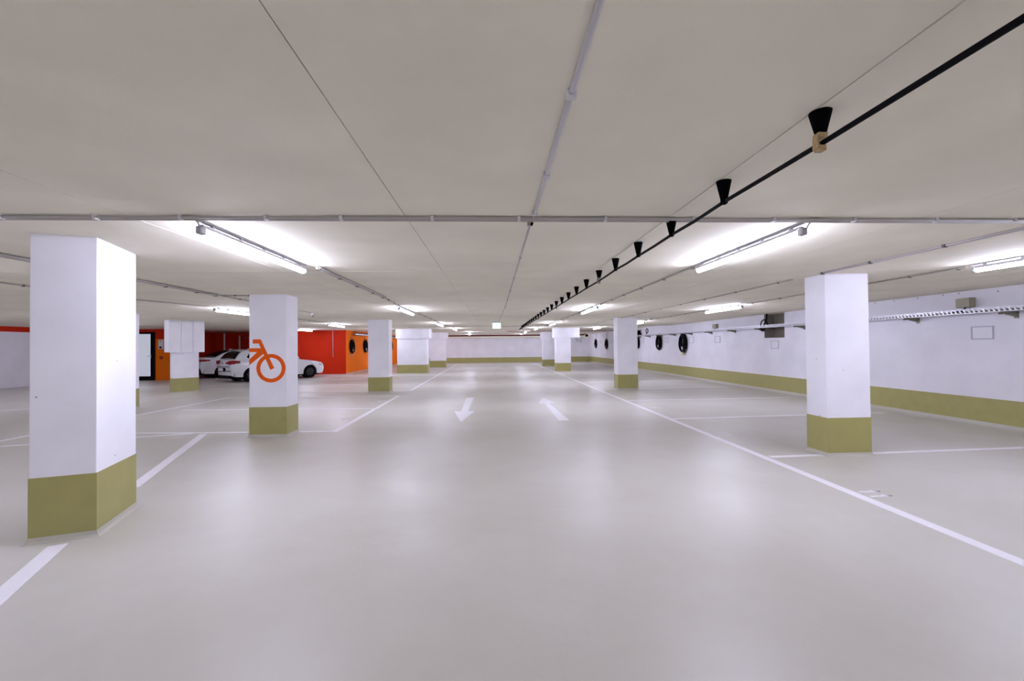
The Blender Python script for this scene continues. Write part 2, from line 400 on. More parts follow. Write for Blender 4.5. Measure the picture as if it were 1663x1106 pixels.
r2_ = pillar('slim white pillar on the right, second of the right row', 4.842, 13.87, 0, .68, .45, CZ)
r3_ = pillar('white pillar with a long boarded head right of the driveway', 4.4, 23.65, 0, .85, .6, CZ2, (.12, .5, .06, 1.95))
r4_ = pillar('white pillar with boarded head, farthest on the right of the driveway', 4.4, 29.85, 0, .85, .8, CZ2, (.11, .05, .06, 1.98))
p6 = pillar('white pillar with a broad boarded head beside the orange wall and the parked cars', -10.392, 15.27, math.radians(48), .72, .42, CZ2, (.14, .14, .10, 1.40))
p7 = pillar('white pillar mostly hidden behind the nearest left pillar', -8.93, 10.66, math.radians(21.5), .45, .66, CZ)

# bicycle emblem on pillar p2 (front face is local y=0, local x from -.615 to 0)
bm = bmesh.new()
def emb_ring(cx, cz, ro, ri, n=48):
    O = []; I = []
    for y in (-.0035, -.0005):
        O.append([bm.verts.new((cx+ro*math.cos(2*PI*k/n), y, cz+ro*math.sin(2*PI*k/n))) for k in range(n)])
        I.append([bm.verts.new((cx+ri*math.cos(2*PI*k/n), y, cz+ri*math.sin(2*PI*k/n))) for k in range(n)])
    for k in range(n):
        j = (k+1) % n
        for q in ((O[0][k], O[0][j], I[0][j], I[0][k]), (O[1][j], O[1][k], I[1][k], I[1][j]), (O[0][k], O[1][k], O[1][j], O[0][j]), (I[0][j], I[1][j], I[1][k], I[0][k])): bm.faces.new(q)
def emb_poly(pts, dy=0):
    A = [bm.verts.new((x, -.0037-dy, z)) for x, z in pts]; B = [bm.verts.new((x, -.0005, z)) for x, z in pts]; n = len(pts)
    bm.faces.new(A); bm.faces.new(B[::-1])
    for i in range(n): bm.faces.new((A[i], B[i], B[(i+1) % n], A[(i+1) % n]))
X = lambda wx: wx + 3.52
emb_ring(X(-3.774), 1.163, .242, .178)
emb_poly([(X(-4.075), 1.655), (X(-3.945), 1.655), (X(-3.72), 1.165), (X(-3.785), 1.135), (X(-3.975), 1.585), (X(-4.075), 1.585)][::-1])
emb_poly([(X(-4.132), 1.505), (X(-3.93), 1.505), (X(-3.91), 1.44), (X(-4.132), 1.44)][::-1], .0004)
emb_poly([(X(-3.975), 1.47), (X(-3.885), 1.42), (X(-4.132), 1.22), (X(-4.132), 1.315)][::-1], .0008)
obj('bicycle_emblem', bm, M['bike'], p2, label='orange bicycle pictogram cut off at the pillar edge')

# ------------------------------------------------------------------ luminaires
def luminaire():
    t = thing('tube_light', 'x', 'light', (0, 0, CZ))
    Ln = 1.65
    bm = bmesh.new(); bm_tube(bm, [(0, .03, -.075), (0, .045, -.075), (0, Ln-.045, -.075), (0, Ln-.03, -.075)], [.02, .027, .027, .02], 16); obj('diffuser', bm, M['tube'], t)
    bm = bmesh.new(); bm_box(bm, -.014, .014, .0, Ln, -.044, -.030); bm_box(bm, -.02, .02, .0, Ln, -.010, -.0015)
    for k in range(5): y = .12 + k*(Ln-.24)/4; bm_box(bm, -.01, .01, y-.012, y+.012, -.031, -.009)
    obj('mounting_rail', bm, M['rail'], t)
    bm = bmesh.new(); arc = [math.radians(a) for a in range(-58, 59, 29//2)]
    rows = [[bm.verts.new((rr*math.sin(a), yy, -.075+rr*math.cos(a))) for a in arc] for rr, yy in ((.029, .03), (.029, Ln-.03), (.032, Ln-.03), (.032, .03))]
    for i in range(4):
        for k in range(len(arc)-1): bm.faces.new((rows[i][k], rows[i][k+1], rows[(i+1) % 4][k+1], rows[(i+1) % 4][k]))
    bm.faces.new([r_[0] for r_ in rows]); bm.faces.new([r_[-1] for r_ in rows][::-1])
    obj('housing', bm, M['rail'], t)
    bm = bmesh.new(); bm_box(bm, -.021, .021, -.03, .03, -.100, -.045); obj('end_box', bm, M['capg'], t, bevel=.008)
    bm = bmesh.new(); bm_cyl(bm, (0, Ln-.032, -.075), (0, Ln, -.075), .024); obj('end_cap', bm, M['rail'], t)
    bm = bmesh.new(); bm_tube(bm, [(.012, -.09, -.012), (.012, -.05, -.03), (.01, -.03, -.06)], .006, 8); obj('supply_cable', bm, M['capg'], t)
    return t
LR = {-2.08: 'in the row left of the driveway', 2.36: 'in the row right of the driveway', 5.72: 'in the row along the right wall', -6.05: 'in the row over the left bays'}
LY = [3.08, 9.38, 15.65, 22.0]
base = None
lights = []
for x, nm in LR.items():
    k = 0
    for y in LY + [-3.2, -9.4]:
        if y < 0: lab = 'lit white tube light ' + nm + (', first behind the viewpoint' if y > -5 else ', second behind the viewpoint')
        elif x == -6.05 and y == 3.08: lab = 'lit white tube light over the left bays, beyond the left picture edge'
        else:
            lab = 'lit white tube light ' + nm + ', ' + (ORD[k] if k else 'nearest the viewer'); k += 1
        lights.append((x, y, CZ if y < 19 else CZ2, lab))
lights += [(-10.6, 5.0, CZ2, 'lit white tube light hidden at the outer left, near end'), (-11.6, 11.8, CZ2, 'added white tube light, unseen behind the nearest pillar'),  # tube behind the nearest pillar is added to light the left area
           (-14.5, 15.5, CZ2, 'added white tube light, unseen, over the lane by the glazed door'), (-15.5, 9.0, CZ2, 'lit white tube light at the outer left')]  # tube by the door is added and kept out of view
lights += [(-1.62, 27.6, CZ2, 'far lit tube light seen end on beside the red pipe, left of the two'), (2.2, 27.6, CZ2, 'far lit tube light seen end on beside the red pipe, right of the two'),
           (-9.9, 21.7, CZ2, 'lit tube light in front of the red wall, right above the parked car bonnet'),
           (-6.1, 28.3, CZ2, 'added tube light, unseen behind the widest pillar, nearer'), (-6.1, 34.0, CZ2, 'added tube light, unseen behind the widest pillar, farther'),  # both tubes added out of view to brighten the far wall
           (-1.95, 33.7, CZ2, 'farthest added tube light behind the red pipe, left of the two'), (2.3, 33.7, CZ2, 'farthest added tube light behind the red pipe, right of the two'),  # this pair is added because the far wall needs more light
           (5.9, 33.6, CZ2, 'added tube light, unseen behind the long boarded head on the right')]  # added out of view, extra light for the far end
for i, (x, y, z, lab) in enumerate(lights):
    if base is None:
        base = luminaire(); remember(base); o = base
    else: o = copy_tree(base)
    o.location = (x, y, z); o['label'] = lab; o['group'] = 'ceiling tube lights'
# ------------------------------------------------------------------ conduits
def conduit(label, pts, r, clips=(), m='conduit', cm='clip', name='conduit', cat='conduit', n=10, extra=None):
    """straight ceiling conduit through pts with saddle clips at (x,y) positions"""
    t = thing(name, label, cat, tuple(pts[0])); o = Vector(pts[0])
    bm = bmesh.new(); bm_tube(bm, [Vector(p)-o for p in pts], r, n); obj('pipe_run', bm, M[m], t)
    if extra:
        for (dx, dy, dz, rr, mm) in extra:
            bm = bmesh.new(); bm_tube(bm, [Vector(p)-o+Vector((dx, dy, dz)) for p in pts], rr, n); obj('pipe_run', bm, M[mm], t)
    for (cx, cy) in clips:
        d = (Vector(pts[-1])-Vector(pts[0])); alongx = abs(d.x) > abs(d.y)
        ctop = (CZ if cy < 19.2 else CZ2) - o.z
        bm = bmesh.new(); hw = r+.006
        if alongx: bm_box(bm, cx-.010, cx+.010, cy-hw, cy+hw, -r-.005, ctop)
        else: bm_box(bm, cx-hw, cx+hw, cy-.012, cy+.012, -r-.005, ctop)
        bmesh.ops.translate(bm, verts=bm.verts, vec=(-o.x, -o.y, 0))
        obj('saddle_clip', bm, M[cm], t)
    return t
zc = CZ
conduit('pair of grey conduits crossing the whole ceiling in front of the lights', [(-9.5, 2.955, zc-.016), (8.55, 2.955, zc-.016)], .0115,
        [(x, 2.955) for x in (-3.9, -3.3, -2.69, -2.13, -1.56, -1.05, -.42, .19, .81, 1.45, 2.05, 2.66, 3.29, 3.9, 4.6)], 'conduit', 'clip_w', extra=[(0, .030, -.003, .0115, 'conduit')])
conduit('grey conduit down the middle of the ceiling to the crossing conduits', [(.29, -4, zc-.012), (.29, 2.93, zc-.012)], .011, [(.29, y) for y in (-.2, .55, 1.49, 2.2, 2.85)], 'conduit_w', 'clip_w')
conduit('thin pale conduit running on along the ceiling to the exit sign', [(.285, 3.05, zc-.009), (.285, 9.8, zc-.009), (.20, 15.85, zc-.009)], .008, [(.285, y) for y in (4.3, 5.6, 6.9, 8.2, 9.8)], 'conduit_w', 'conduit')
t = thing('connector', 'small dark cable joint where the middle conduit crosses the pair', 'connector', (.28, 3.05, CZ))
bm = bmesh.new(); bm_box(bm, -.022, .0, 0, .03, -.035, -.001); obj('housing', bm, M['box'], t); bm = bmesh.new(); bm_cyl(bm, (.012, 0, -.02), (.012, .04, -.02), .01); obj('plug', bm, M['black'], t)
conduit('thick grey conduit after the first light left of the driveway', [(-1.98, 4.8, zc-.016), (-1.98, 7.7, zc-.016)], .016, [(-1.98, y) for y in (4.85, 5.5, 6.2, 7.0, 7.6)], extra=[(.035, 0, 0, .012, 'conduit')])
conduit('thin grey conduit leading to the second light left of the driveway', [(-1.99, 7.7, zc-.011), (-2.06, 9.3, zc-.011)], .010, [(-2.0, 8.1), (-2.03, 8.7), (-2.06, 9.2)])
conduit('thin grey conduit beyond the second light left of the driveway', [(-2.0, 11.1, zc-.011), (-2.03, 15.6, zc-.011)], .010, [(-2.01, y) for y in (11.6, 12.6, 13.6, 14.6, 15.4)])
conduit('thin grey conduit beyond the third light left of the driveway', [(-2.0, 17.35, zc-.011), (-2.0, 19.2, zc-.011)], .010, [(-2.0, 17.9)])
conduit('grey conduit after the first light right of the driveway', [(2.36, 4.78, zc-.012), (2.40, 9.3, zc-.012)], .011, [(2.37, 4.85), (2.375, 5.7), (2.38, 6.6), (2.385, 7.5), (2.39, 8.3), (2.4, 9.2)])
conduit('grey conduit beyond the second light right of the driveway', [(2.40, 11.1, zc-.012), (2.38, 15.5, zc-.012)], .011, [(2.4, y) for y in (11.6, 12.5, 13.4, 14.4, 15.3)])
conduit('grey conduit beyond the third light right of the driveway', [(2.38, 17.35, zc-.012), (2.38, 19.2, zc-.012)], .011, [(2.38, 18)])
conduit('pale double conduit over the large pillar on the right', [(4.27, 3.03, zc-.012), (4.29, 5.3, zc-.012)], .012, [(4.27, 3.76), (4.28, 4.55), (4.29, 5.25), (4.27, 3.1)], 'conduit_w', 'clip', extra=[(.026, 0, 0, .010, 'conduit_w')])
conduit('thin grey conduit continuing behind the large pillar on the right', [(4.29, 5.8, zc-.010), (4.3, 18.5, zc-.010)], .009, [(4.29, 6.1+1.1*k) for k in range(11)])
conduit('grey conduit by the lights along the right wall, nearest piece', [(5.78, 4.85, zc-.012), (5.80, 9.3, zc-.012)], .012, [(5.79, 4.95), (5.79, 5.55), (5.8, 6.3), (5.8, 7.2), (5.8, 8.2), (5.8, 9.1)])
conduit('grey conduit by the lights along the right wall, middle piece', [(5.76, 11.1, zc-.012), (5.74, 15.55, zc-.012)], .011, [(5.76, 11.2), (5.76, 12.3), (5.75, 13.3), (5.75, 14.4), (5.75, 15.4)])
conduit('thick grey conduit above the bays left of the bicycle pillar', [(-4.63, 3.03, zc-.018), (-4.63, 7.25, zc-.018)], .018, [(-4.63, y) for y in (3.8, 4.5, 5.3, 6.13, 6.75, 7.2)], extra=[(.04, 0, 0, .012, 'conduit')])
conduit('thin grey conduit continuing past the bicycle pillar', [(-4.63, 7.25, zc-.011), (-4.72, 11.1, zc-.011)], .009, [(-4.65, 7.9), (-4.68, 8.9), (-4.7, 10.2)])
conduit('short grey conduit turning off to the bicycle pillar', [(-4.6, 7.33, zc-.011), (-4.14, 7.38, zc-.011)], .009, [(-4.4, 7.35), (-4.18, 7.375)])
conduit('grey conduit leading to the light over the left bays', [(-6.52, 3.03, zc-.012), (-6.52, 7.6, zc-.012), (-6.12, 9.3, zc-.012)], .012, [(-6.52, y) for y in (6.1, 6.9, 7.55)])
conduit('grey conduit beyond the first light over the left bays', [(-6.05, 11.1, zc-.012), (-6.1, 15.5, zc-.012)], .012, [(-6.05, 11.6), (-6.06, 12.9), (-6.1, 14.2), (-6.1, 15.3)])

# small ceiling boxes
for x, y, lab in ((5.30, 14.0, 'small white sensor box on the ceiling above the second right pillar'), (-4.78, 11.3, 'small white sensor box on the ceiling right of the bicycle pillar')):
    t = thing('sensor', lab, 'sensor', (x, y, CZ))
    boxo('housing', -.035, .035, -.035, .035, -.065, -.001, M['clip_w'], t, bevel=.006)
    bm = bmesh.new(); bm_cyl(bm, (.02, -.03, -.085), (.02, 0, -.055), .016); obj('sensor_eye', bm, M['clip'], t)

# ------------------------------------------------------------------ charging cable under the ceiling with its cone hangers
ys = [1.60 + .70*k for k in range(26)]
CX = 1.31; ZB = CZ - .112
t = thing('overhead_cable', 'long black cable hung under the ceiling from a row of black cones', 'cable', (CX, 0, ZB))
P = [(0.008, -1.5, -.006)]
for k, y in enumerate(ys):
    s = random.uniform(-.005, .005)
    P.append((.004+s, y, -.004 if k % 5 else -.012)); P.append((.004+random.uniform(-.004, .004), y+.35, -.009))
P[-1] = (0.0, ys[-1]+.15, .03)
bm = bmesh.new(); bm_tube(bm, P, .0105, 10); obj('sheath', bm, M['cable'], t)
bm = bmesh.new(); bm_cyl(bm, (0, ys[-1]+.15, .03), (-.10, ys[-1]+.3, -.05), .03, .02); obj('end_plug', bm, M['black'], t)
me_full = me_short = me_foot = me_clamp = None
def cone_parts(short):
    bm = bmesh.new(); zb = -.088 if short else -.100
    bm_tube(bm, [(0, 0, -.0015), (0, 0, -.012), (0, 0, zb)], [.040, .038, .020], 20); a = bm
    return a
for k, y in enumerate([.9-.7*0.0] + ys):
    if k == 0: lab = 'black cone hanger for the overhead cable, beyond the top picture edge'; short = False
    else:
        lab = 'black cone hanger for the overhead cable, ' + (ORD[k-1] if k > 1 else 'nearest, with a brass clamp'); short = (k-1) % 5 == 0
    t = thing('cone_hanger', lab, 'hanger', (CX, y, CZ), 0, 'black cone hangers in a row on the ceiling')
    if (short and me_short is None) or (not short and me_full is None):
        bm = cone_parts(short); o = obj('cone', bm, M['black'], t)
        if short: me_short = o.data
        else: me_full = o.data
    else:
        o = bpy.data.objects.new('cone', me_short if short else me_full); COL.objects.link(o); o.parent = t
    if short:
        if me_clamp is None:
            bm = bmesh.new(); bm_box(bm, -.020, .016, -.017, .017, -.107, -.087)
            bm_tube(bm, [(-.021, 0, -.118), (-.004, 0, -.137), (.014, 0, -.126)], .006, 8); bm_box(bm, -.018, .012, -.015, .015, -.158, -.137)
            bm_box(bm, -.024, -.016, -.015, .015, -.15, -.10)
            me_clamp = obj('clamp', bm, M['brass'], t, bevel=.002).data
        else:
            if k == 6:
                me_clamp = me_clamp.copy(); me_clamp.materials.clear(); me_clamp.materials.append(M['clip'])
            o = bpy.data.objects.new('clamp', me_clamp); COL.objects.link(o); o.parent = t
    else:
        if me_foot is None:
            bm = bmesh.new(); bm_box(bm, -.013, .013, -.016, .016, -.130, -.098); me_foot = obj('cable_clip', bm, M['black'], t).data
        else:
            o = bpy.data.objects.new('cable_clip', me_foot); COL.objects.link(o); o.parent = t

# ------------------------------------------------------------------ exit sign
t = thing('exit_sign', 'lit pale green escape sign hanging from the ceiling over the driveway', 'sign', (.13, 15.9, CZ))
bm = bmesh.new(); bm_box(bm, -.17, .17, -.02, .03, -.04, 0); bm_box(bm, -.17, -.155, -.02, .03, -.25, -.04); bm_box(bm, .155, .17, -.02, .03, -.25, -.04); bm_box(bm, -.17, .17, -.02, .03, -.262, -.25)
obj('housing', bm, M['alu'], t)
boxo('lit_panel', -.155, .155, -.018, .02, -.25, -.04, M['glass_sign'], t)
bm = bmesh.new(); y0 = -.021
bmesh.ops.create_circle(bm, cap_ends=True, radius=.012, segments=10, matrix=Matrix.Translation((.02, y0, -.085)) @ Matrix.Rotation(PI/2, 4, 'X'))
for (ax, az, bx, bz) in ((.012, -.10, 0, -.15), (0, -.15, .03, -.19), (0, -.15, -.03, -.19), (.012, -.105, .04, -.125), (.01, -.105, -.02, -.13)):
    d = Vector((bx-ax, 0, bz-az)).normalized(); n = Vector((-d.z, 0, d.x))*.007
    v = [bm.verts.new(Vector((ax, y0, az))-n), bm.verts.new(Vector((bx, y0, bz))-n), bm.verts.new(Vector((bx, y0, bz))+n), bm.verts.new(Vector((ax, y0, az))+n)]; bm.faces.new(v)
obj('running_figure', bm, M['green'], t)

# ------------------------------------------------------------------ cable tray on the right wall
t = thing('cable_tray', 'long perforated metal cable tray along the right wall', 'cable tray', (8.35, 0, 1.99))
Y0, Y1 = 4.0, 24.4
bm = bmesh.new(); bm_box(bm, 0, .2, Y0, Y1, 0, .003); bm_box(bm, .197, .2, Y0, Y1, .003, .06); obj('tray_floor', bm, M['steel'], t)
bm = bmesh.new()
for q in range(5): bm_tube(bm, [(.03+.035*q, Y0+.1, .022), (.04+.03*q, 9, .020), (.03+.035*q, 14, .024), (.03+.035*q, Y1-.1, .022)], .016, 8)
obj('slot_shade_tubes', bm, M['bracket'], t)  # dark tubes added in the tray so its slots look shaded
bm = bmesh.new(); bm_box(bm, -.002, .002, Y0, Y1, 0, .010); bm_box(bm, -.002, .002, Y0, Y1, .066, .078); obj('lip_edges', bm, M['steel'], t)
bm = bmesh.new(); y = Y0
while y < Y1-.08:
    v = [bm.verts.new((xx, yy, zz)) for xx in (-.0018, .0018) for (yy, zz) in ((y, .010), (y+.028, .010), (y+.058, .066), (y+.030, .066))]
    for q in ((0, 1, 2, 3), (7, 6, 5, 4), (0, 4, 5, 1), (1, 5, 6, 2), (2, 6, 7, 3), (3, 7, 4, 0)): bm.faces.new([v[i] for i in q])
    y += .072
o = obj('slotted_side', bm, M['steel'], t); o['kind'] = 'stuff'
for k, y in enumerate((6.5, 8.1, 9.7, 11.2, 12.95, 14.5, 16.1, 17.75, 19.4, 21.0, 22.6, 24.1)):
    b = thing('tray_bracket', 'steel bracket under the cable tray, ' + ORD[k] if k else 'steel bracket under the cable tray, nearest', 'bracket', (8.35, y, 1.985), group='brackets carrying the cable tray')
    bm = bmesh.new(); v = []
    for yy in (-.02, .02):
        for (xx, zz) in ((-.03, 0), (.25, 0), (.25, -.085), (-.03, -.025)): v.append(bm.verts.new((xx, yy, zz)))
    for q in ((0, 1, 2, 3), (7, 6, 5, 4), (0, 4, 5, 1), (1, 5, 6, 2), (2, 6, 7, 3), (3, 7, 4, 0)): bm.faces.new([v[i] for i in q])
    obj('arm', bm, M['bracket'], b)
    boxo('end_stop', -.045, -.028, -.024, .024, -.045, .0, M['clip'], b)
    boxo('wall_plate', .238, .25, -.03, .03, -.11, .0, M['bracket'], b)

def jbox(label, y, z, s, h):
    t = thing('junction_box', label, 'junction box', (WR, y, z))
    boxo('housing', -.10, 0, -s/2, s/2, -h/2, h/2, M['box'], t, bevel=.008)
    boxo('lid', -.112, -.10, -s/2+.01, s/2-.01, -h/2+.01, h/2-.01, M['box'], t)
    bm = bmesh.new(); bm_tube(bm, [(-.05, 0, -h/2), (-.06, .05, -h/2-.06), (-.14, .16, -h/2-.08)], .012, 8); obj('cable_tail', bm, M['cable'], t)
jbox('olive junction box above the tray near the right picture edge', 7.2, 2.2, .24, .17)
jbox('olive junction box above the tray, farther one beside a framed sheet', 15.75, 2.18, .26, .17)

def framed(label, y, z, wv, h, x=WR):
    t = thing('framed_sheet', label, 'sign', (x, y, z), group='pale framed bay sheets on the right wall')
    bm = bmesh.new(); b = .018
    for q in ((-wv/2, wv/2, h/2-b, h/2), (-wv/2, wv/2, -h/2, -h/2+b), (-wv/2, -wv/2+b, -h/2+b, h/2-b), (wv/2-b, wv/2, -h/2+b, h/2-b)): bm_box(bm, -.014, 0, q[0], q[1], q[2], q[3])
    obj('frame', bm, M['frame'], t)
    boxo('sheet', -.007, 0, -wv/2+b, wv/2-b, -h/2+b, h/2-b, M['paper'], t)
framed('white framed sheet on the right wall nearest the viewer', 6.99, 1.65, .34, .235)
framed('small framed sheet directly below the concrete recess', 12.43, 1.46, .34, .25)
framed('small framed sheet between the recess and the charging cables', 15.7, 1.67, .38, .25)
framed('small framed sheet just right of the larger coiled cable', 17.8, 1.69, .40, .27)
framed('small framed sheet just right of the middle coiled cable', 20.4, 1.72, .34, .26)
framed('small framed sheet beside the second right pillar', 23.7, 1.74, .34, .26)
framed('tiny framed sheet right of the second farthest coiled cable', 30.2, 1.74, .34, .26)
framed('tiny framed sheet right of the farthest coiled cable', 33.4, 1.74, .34, .26)

# ------------------------------------------------------------------ coiled charging cables
def coil(label, x, y, z, hw, hh, nrm, tagc=None, hang=None, facing='x', light_loop=False, turns=17):
    """hw, hh: half width and half height of the coil; nrm=-1/+1 room side"""
    t = thing('charging_cable', label, 'cable', (x, y, z), group='coiled charging cables')
    rnd = random.Random(int(y*10)); P = []; N = turns*26
    for i in range(N+1):
        a = 2*PI*i/26 + PI/2; k = i/N
        sc = .98 - .74*((k*5.3) % 1.0)*(.8 + .2*math.sin(i*.05))
        u = math.cos(a)*hw*sc; v = math.sin(a)*hh*sc + hh*(1-sc)*.55
        d = nrm*(.03 + .09*k + .012*math.sin(i*.31))
        P.append((d, u, v) if facing == 'x' else (u, d, v))
    bm = bmesh.new(); bm_tube(bm, P, .019, 6); obj('coil', bm, M['cable'], t)
    bm = bmesh.new(); zz = hh*.98
    hp = [(0, 0, zz+.10), (nrm*.05, 0, zz+.08), (nrm*.16, 0, zz-.02), (nrm*.17, 0, zz+.03)]
    if facing != 'x': hp = [(q[1], q[0], q[2]) for q in hp]
    bm_tube(bm, hp, .014, 8); obj('hook', bm, M['clip'], t)
    bm = bmesh.new()
    q0 = Vector((nrm*.10, .05, -hh*.3)); q1 = Vector((nrm*.10, -.03, -hh*.62))
    if facing != 'x': q0 = Vector((q0.y, q0.x, q0.z)); q1 = Vector((q1.y, q1.x, q1.z))
    bm_tube(bm, [q0, q0.lerp(q1, .4), q1], [.02, .045, .05], 12); obj('plug', bm, M['capg'] if not tagc else M['clip_w'], t)
    if tagc:
        bm = bmesh.new(); d = nrm*.09
        v = [bm.verts.new((d+e, yy, zz)) for e in (-.006, .006) for (yy, zz) in ((-.02, -hh*.85), (.02, -hh*.85), (.17, -hh*1.18), (.06, -hh*1.12), (0, -hh*1.24), (-.06, -hh*1.12), (-.17, -hh*1.18))]
        bm.faces.new(v[:7]); bm.faces.new(v[7:][::-1])
        for i in range(7): bm.faces.new((v[i], v[(i+1) % 7], v[7+(i+1) % 7], v[7+i]))
        obj('tag', bm, M['yellow'], t, label='yellow tag hanging below the coil')
    if light_loop:
        bm = bmesh.new(); bm_tube(bm, [(nrm*.05, math.sin(a)*hw*.7, -hh*.75 - hh*.5*(1-math.cos(a))/2) for a in [PI*2*k/20 for k in range(20)]], .012, 6, closed=True)
        obj('pale_loop', bm, M['frame'], t, label='pale grey loop below the black coil')
    if hang:
        bm = bmesh.new(); p0 = Vector((nrm*.02, 0, zz+.1)); p1 = Vector((nrm*.02, 0, hang-z))
        if facing != 'x': p0 = Vector((0, nrm*.02, zz+.1)); p1 = Vector((0, nrm*.02, hang-z))
        bm_cyl(bm, p0, p1, .012, n=8); obj('drop_tube', bm, M['conduit_w'], t)
    return t
coil('larger coiled black charging cable with a yellow tag on the right wall', WR, 18.5, 1.53, .37, .44, -1, tagc=True)
coil('coiled black charging cable in the middle of the right wall', WR, 21.25, 1.60, .32, .40, -1)
coil('coiled black charging cable at the edge of the second right pillar', WR, 24.45, 1.62, .28, .36, -1, hang=1.99)
coil('second farthest coiled charging cable on the right wall', WR, 31.3, 1.57, .30, .38, -1, hang=2.45, light_loop=True)
coil('farthest coiled charging cable on the right wall', WR, 34.6, 1.62, .26, .36, -1, hang=2.45, light_loop=True)
coil('coiled black charging cable on the orange wall, nearest the red corner', -8.4, 25.15, 1.55, .36, .42, 1, hang=2.45, light_loop=True)
coil('coiled black charging cable on the orange wall, cut by the third left pillar', -8.4, 27.75, 1.56, .36, .42, 1, hang=2.45)
coil('coiled black charging cable on the orange wall, farthest', -8.4, 34.6, 1.60, .34, .45, 1, hang=2.45, light_loop=True)
coil('coiled charging cable on the far wall, just visible between two left pillars', -5.0, 37.0, 1.25, .2, .55, -1, facing='y')
# pale tray above the orange wall
t = thing('cable_tray', 'short pale cable tray under the ceiling by the orange wall', 'cable tray', (-8.355, 0, 2.26))
bm = bmesh.new(); bm_box(bm, .002, .18, 25.2, 36.4, 0, .01); bm_box(bm, .176, .18, 25.2, 36.4, .01, .06); obj('tray_floor', bm, M['steel'], t)
bm = bmesh.new()
for k in range(22): bm_box(bm, .0, .19, 25.4+.5*k, 25.5+.5*k, -.03, 0)
for k in range(22): bm_box(bm, .10, .14, 25.5+.5*k, 25.72+.5*k, .07, .15)
o = obj('cable_bundle', bm, M['clip'], t); o['kind'] = 'stuff'

# black loop of cable by the recess, and one by the second right pillar
t = thing('cable_loop', 'thick black cable looping over the tray at the concrete recess', 'cable', (8.42, 12.72, 2.0))
bm = bmesh.new(); bm_tube(bm, [(.05, -.12, .44), (.05, -.12, .28)] + [(.03, -.01+.17*math.cos(a), .04+.20*math.sin(a)) for a in [(-.25+1.25*k/12)*PI for k in range(13)]], .019, 10); obj('sheath', bm, M['cable'], t)
bm = bmesh.new(); bm_tube(bm, [(.0, .13, -.02), (.0, .06, -.10), (.0, -.05, -.09), (0, -.1, -.04)], .022, 10); obj('cable_end', bm, M['cable'], t)
t = thing('cable_loop', 'black cable loop above the tray beside the second right pillar', 'cable', (8.42, 22.6, 2.07))
bm = bmesh.new(); bm_tube(bm, [(0, .15*math.cos(a), .18+.12*math.sin(a)) for a in [(-.3+1.4*k/12)*PI for k in range(13)]] + [(0, .1, 0)], .022, 8); obj('sheath', bm, M['cable'], t)
t = thing('wall_horn', 'black horn shaped device above the tray behind the second right pillar', 'horn', (8.45, 24.0, 2.05))
bm = bmesh.new(); bm_cyl(bm, (0, 0, 0), (0, 0, .26), .20, .07, n=16); obj('bell', bm, M['black'], t)
bm = bmesh.new(); bm_box(bm, -.04, .15, -.04, .04, .24, .30); obj('arm', bm, M['clip'], t)

# ------------------------------------------------------------------ pipes at the far end
conduit('dark red sprinkler pipe crossing under the far ceiling', [(-7.5, 33, 2.335), (7.22, 33, 2.335)], .055, [(x, 33) for x in (-3.4, -.9, 1.6, 3.9)], 'redpipe', 'pinkpipe', 'sprinkler_pipe', 'pipe', 14)
conduit('thin faded red pipe under the far ceiling on the right', [(.9, 27.0, 2.44), (8.0, 27.0, 2.44)], .022, [(2.9, 27.0)], 'pinkpipe', 'clip', 'sprinkler_pipe', 'pipe', 10)
conduit('thin grey conduit crossing under the far ceiling', [(-3.9, 19.32, CZ-.012), (8.4, 19.32, CZ-.012)], .010, [(-1.5, 19.32-.2), (1, 19.12), (3.5, 19.12)], 'conduit')
t = thing('pipe_end', 'dark flanged pipe end pointing at the viewer, high by the far right corner', 'pipe', (7.42, 33, 2.27))
bm = bmesh.new(); bm_cyl(bm, (0, -.12, 0), (0, .15, 0), .10, n=18); obj('flange', bm, M['redpipe'], t)
bm = bmesh.new(); bm_cyl(bm, (0, -.13, 0), (0, -.12, 0), .085, n=18); obj('cap', bm, M['black'], t)
bm = bmesh.new(); bm_cyl(bm, (-.03, .0, .07), (-.16, .0, .12), .07, n=14); obj('elbow', bm, M['pinkpipe'], t)
t = thing('drain_pipe', 'white U shaped drain pipe high on the far wall near the corner', 'pipe', (7.35, 36.9, 0))
bm = bmesh.new(); bm_tube(bm, [(0, 0, 2.40), (0, 0, 1.98), (.05, 0, 1.90), (.38, 0, 1.90), (.43, 0, 1.98), (.43, 0, 2.40)], .045, 12); obj('bend', bm, M['clip_w'], t)
bm = bmesh.new(); bm_cyl(bm, (.40, 0, 1.78), (.40, 0, 1.92), .04, n=12); obj('outlet', bm, M['frame'], t)

# white pipes on the dark red wall behind the cars
for x, z0, lab in ((-17.78, 1.2, 'upright white pipe on the dark red wall, left of two'), (-17.0, 1.3, 'upright white pipe on the dark red wall, right of two')):
    pass
def updown(label, x, y, z0, z1, r=.05):
    t = thing('riser_pipe', label, 'pipe', (x, y, z0))
    bm = bmesh.new(); bm_cyl(bm, (0, 0, 0), (0, 0, z1-z0), r, n=12); obj('pipe_run', bm, M['clip_w'], t)
    boxo('wall_clip', -r-.015, r+.015, -r*.5, y*0+r+.02, .5, .54, M['clip'], t)
updown('upright white pipe on the dark red wall, left of two', -16.40, 26.3, .5, 2.44)
updown('upright white pipe on the dark red wall, right of two', -15.85, 26.9, .5, 2.32)
conduit('thin white pipe running level across the dark red wall', [(-15.75, 27.24, 2.22), (-11.3, 27.24, 2.22)], .022, [], 'clip_w', 'clip', 'level_pipe', 'pipe')
updown('thin white hanging tube on the red wall left of the orange corner', -9.12, 24.26, .98, 2.47, .014)

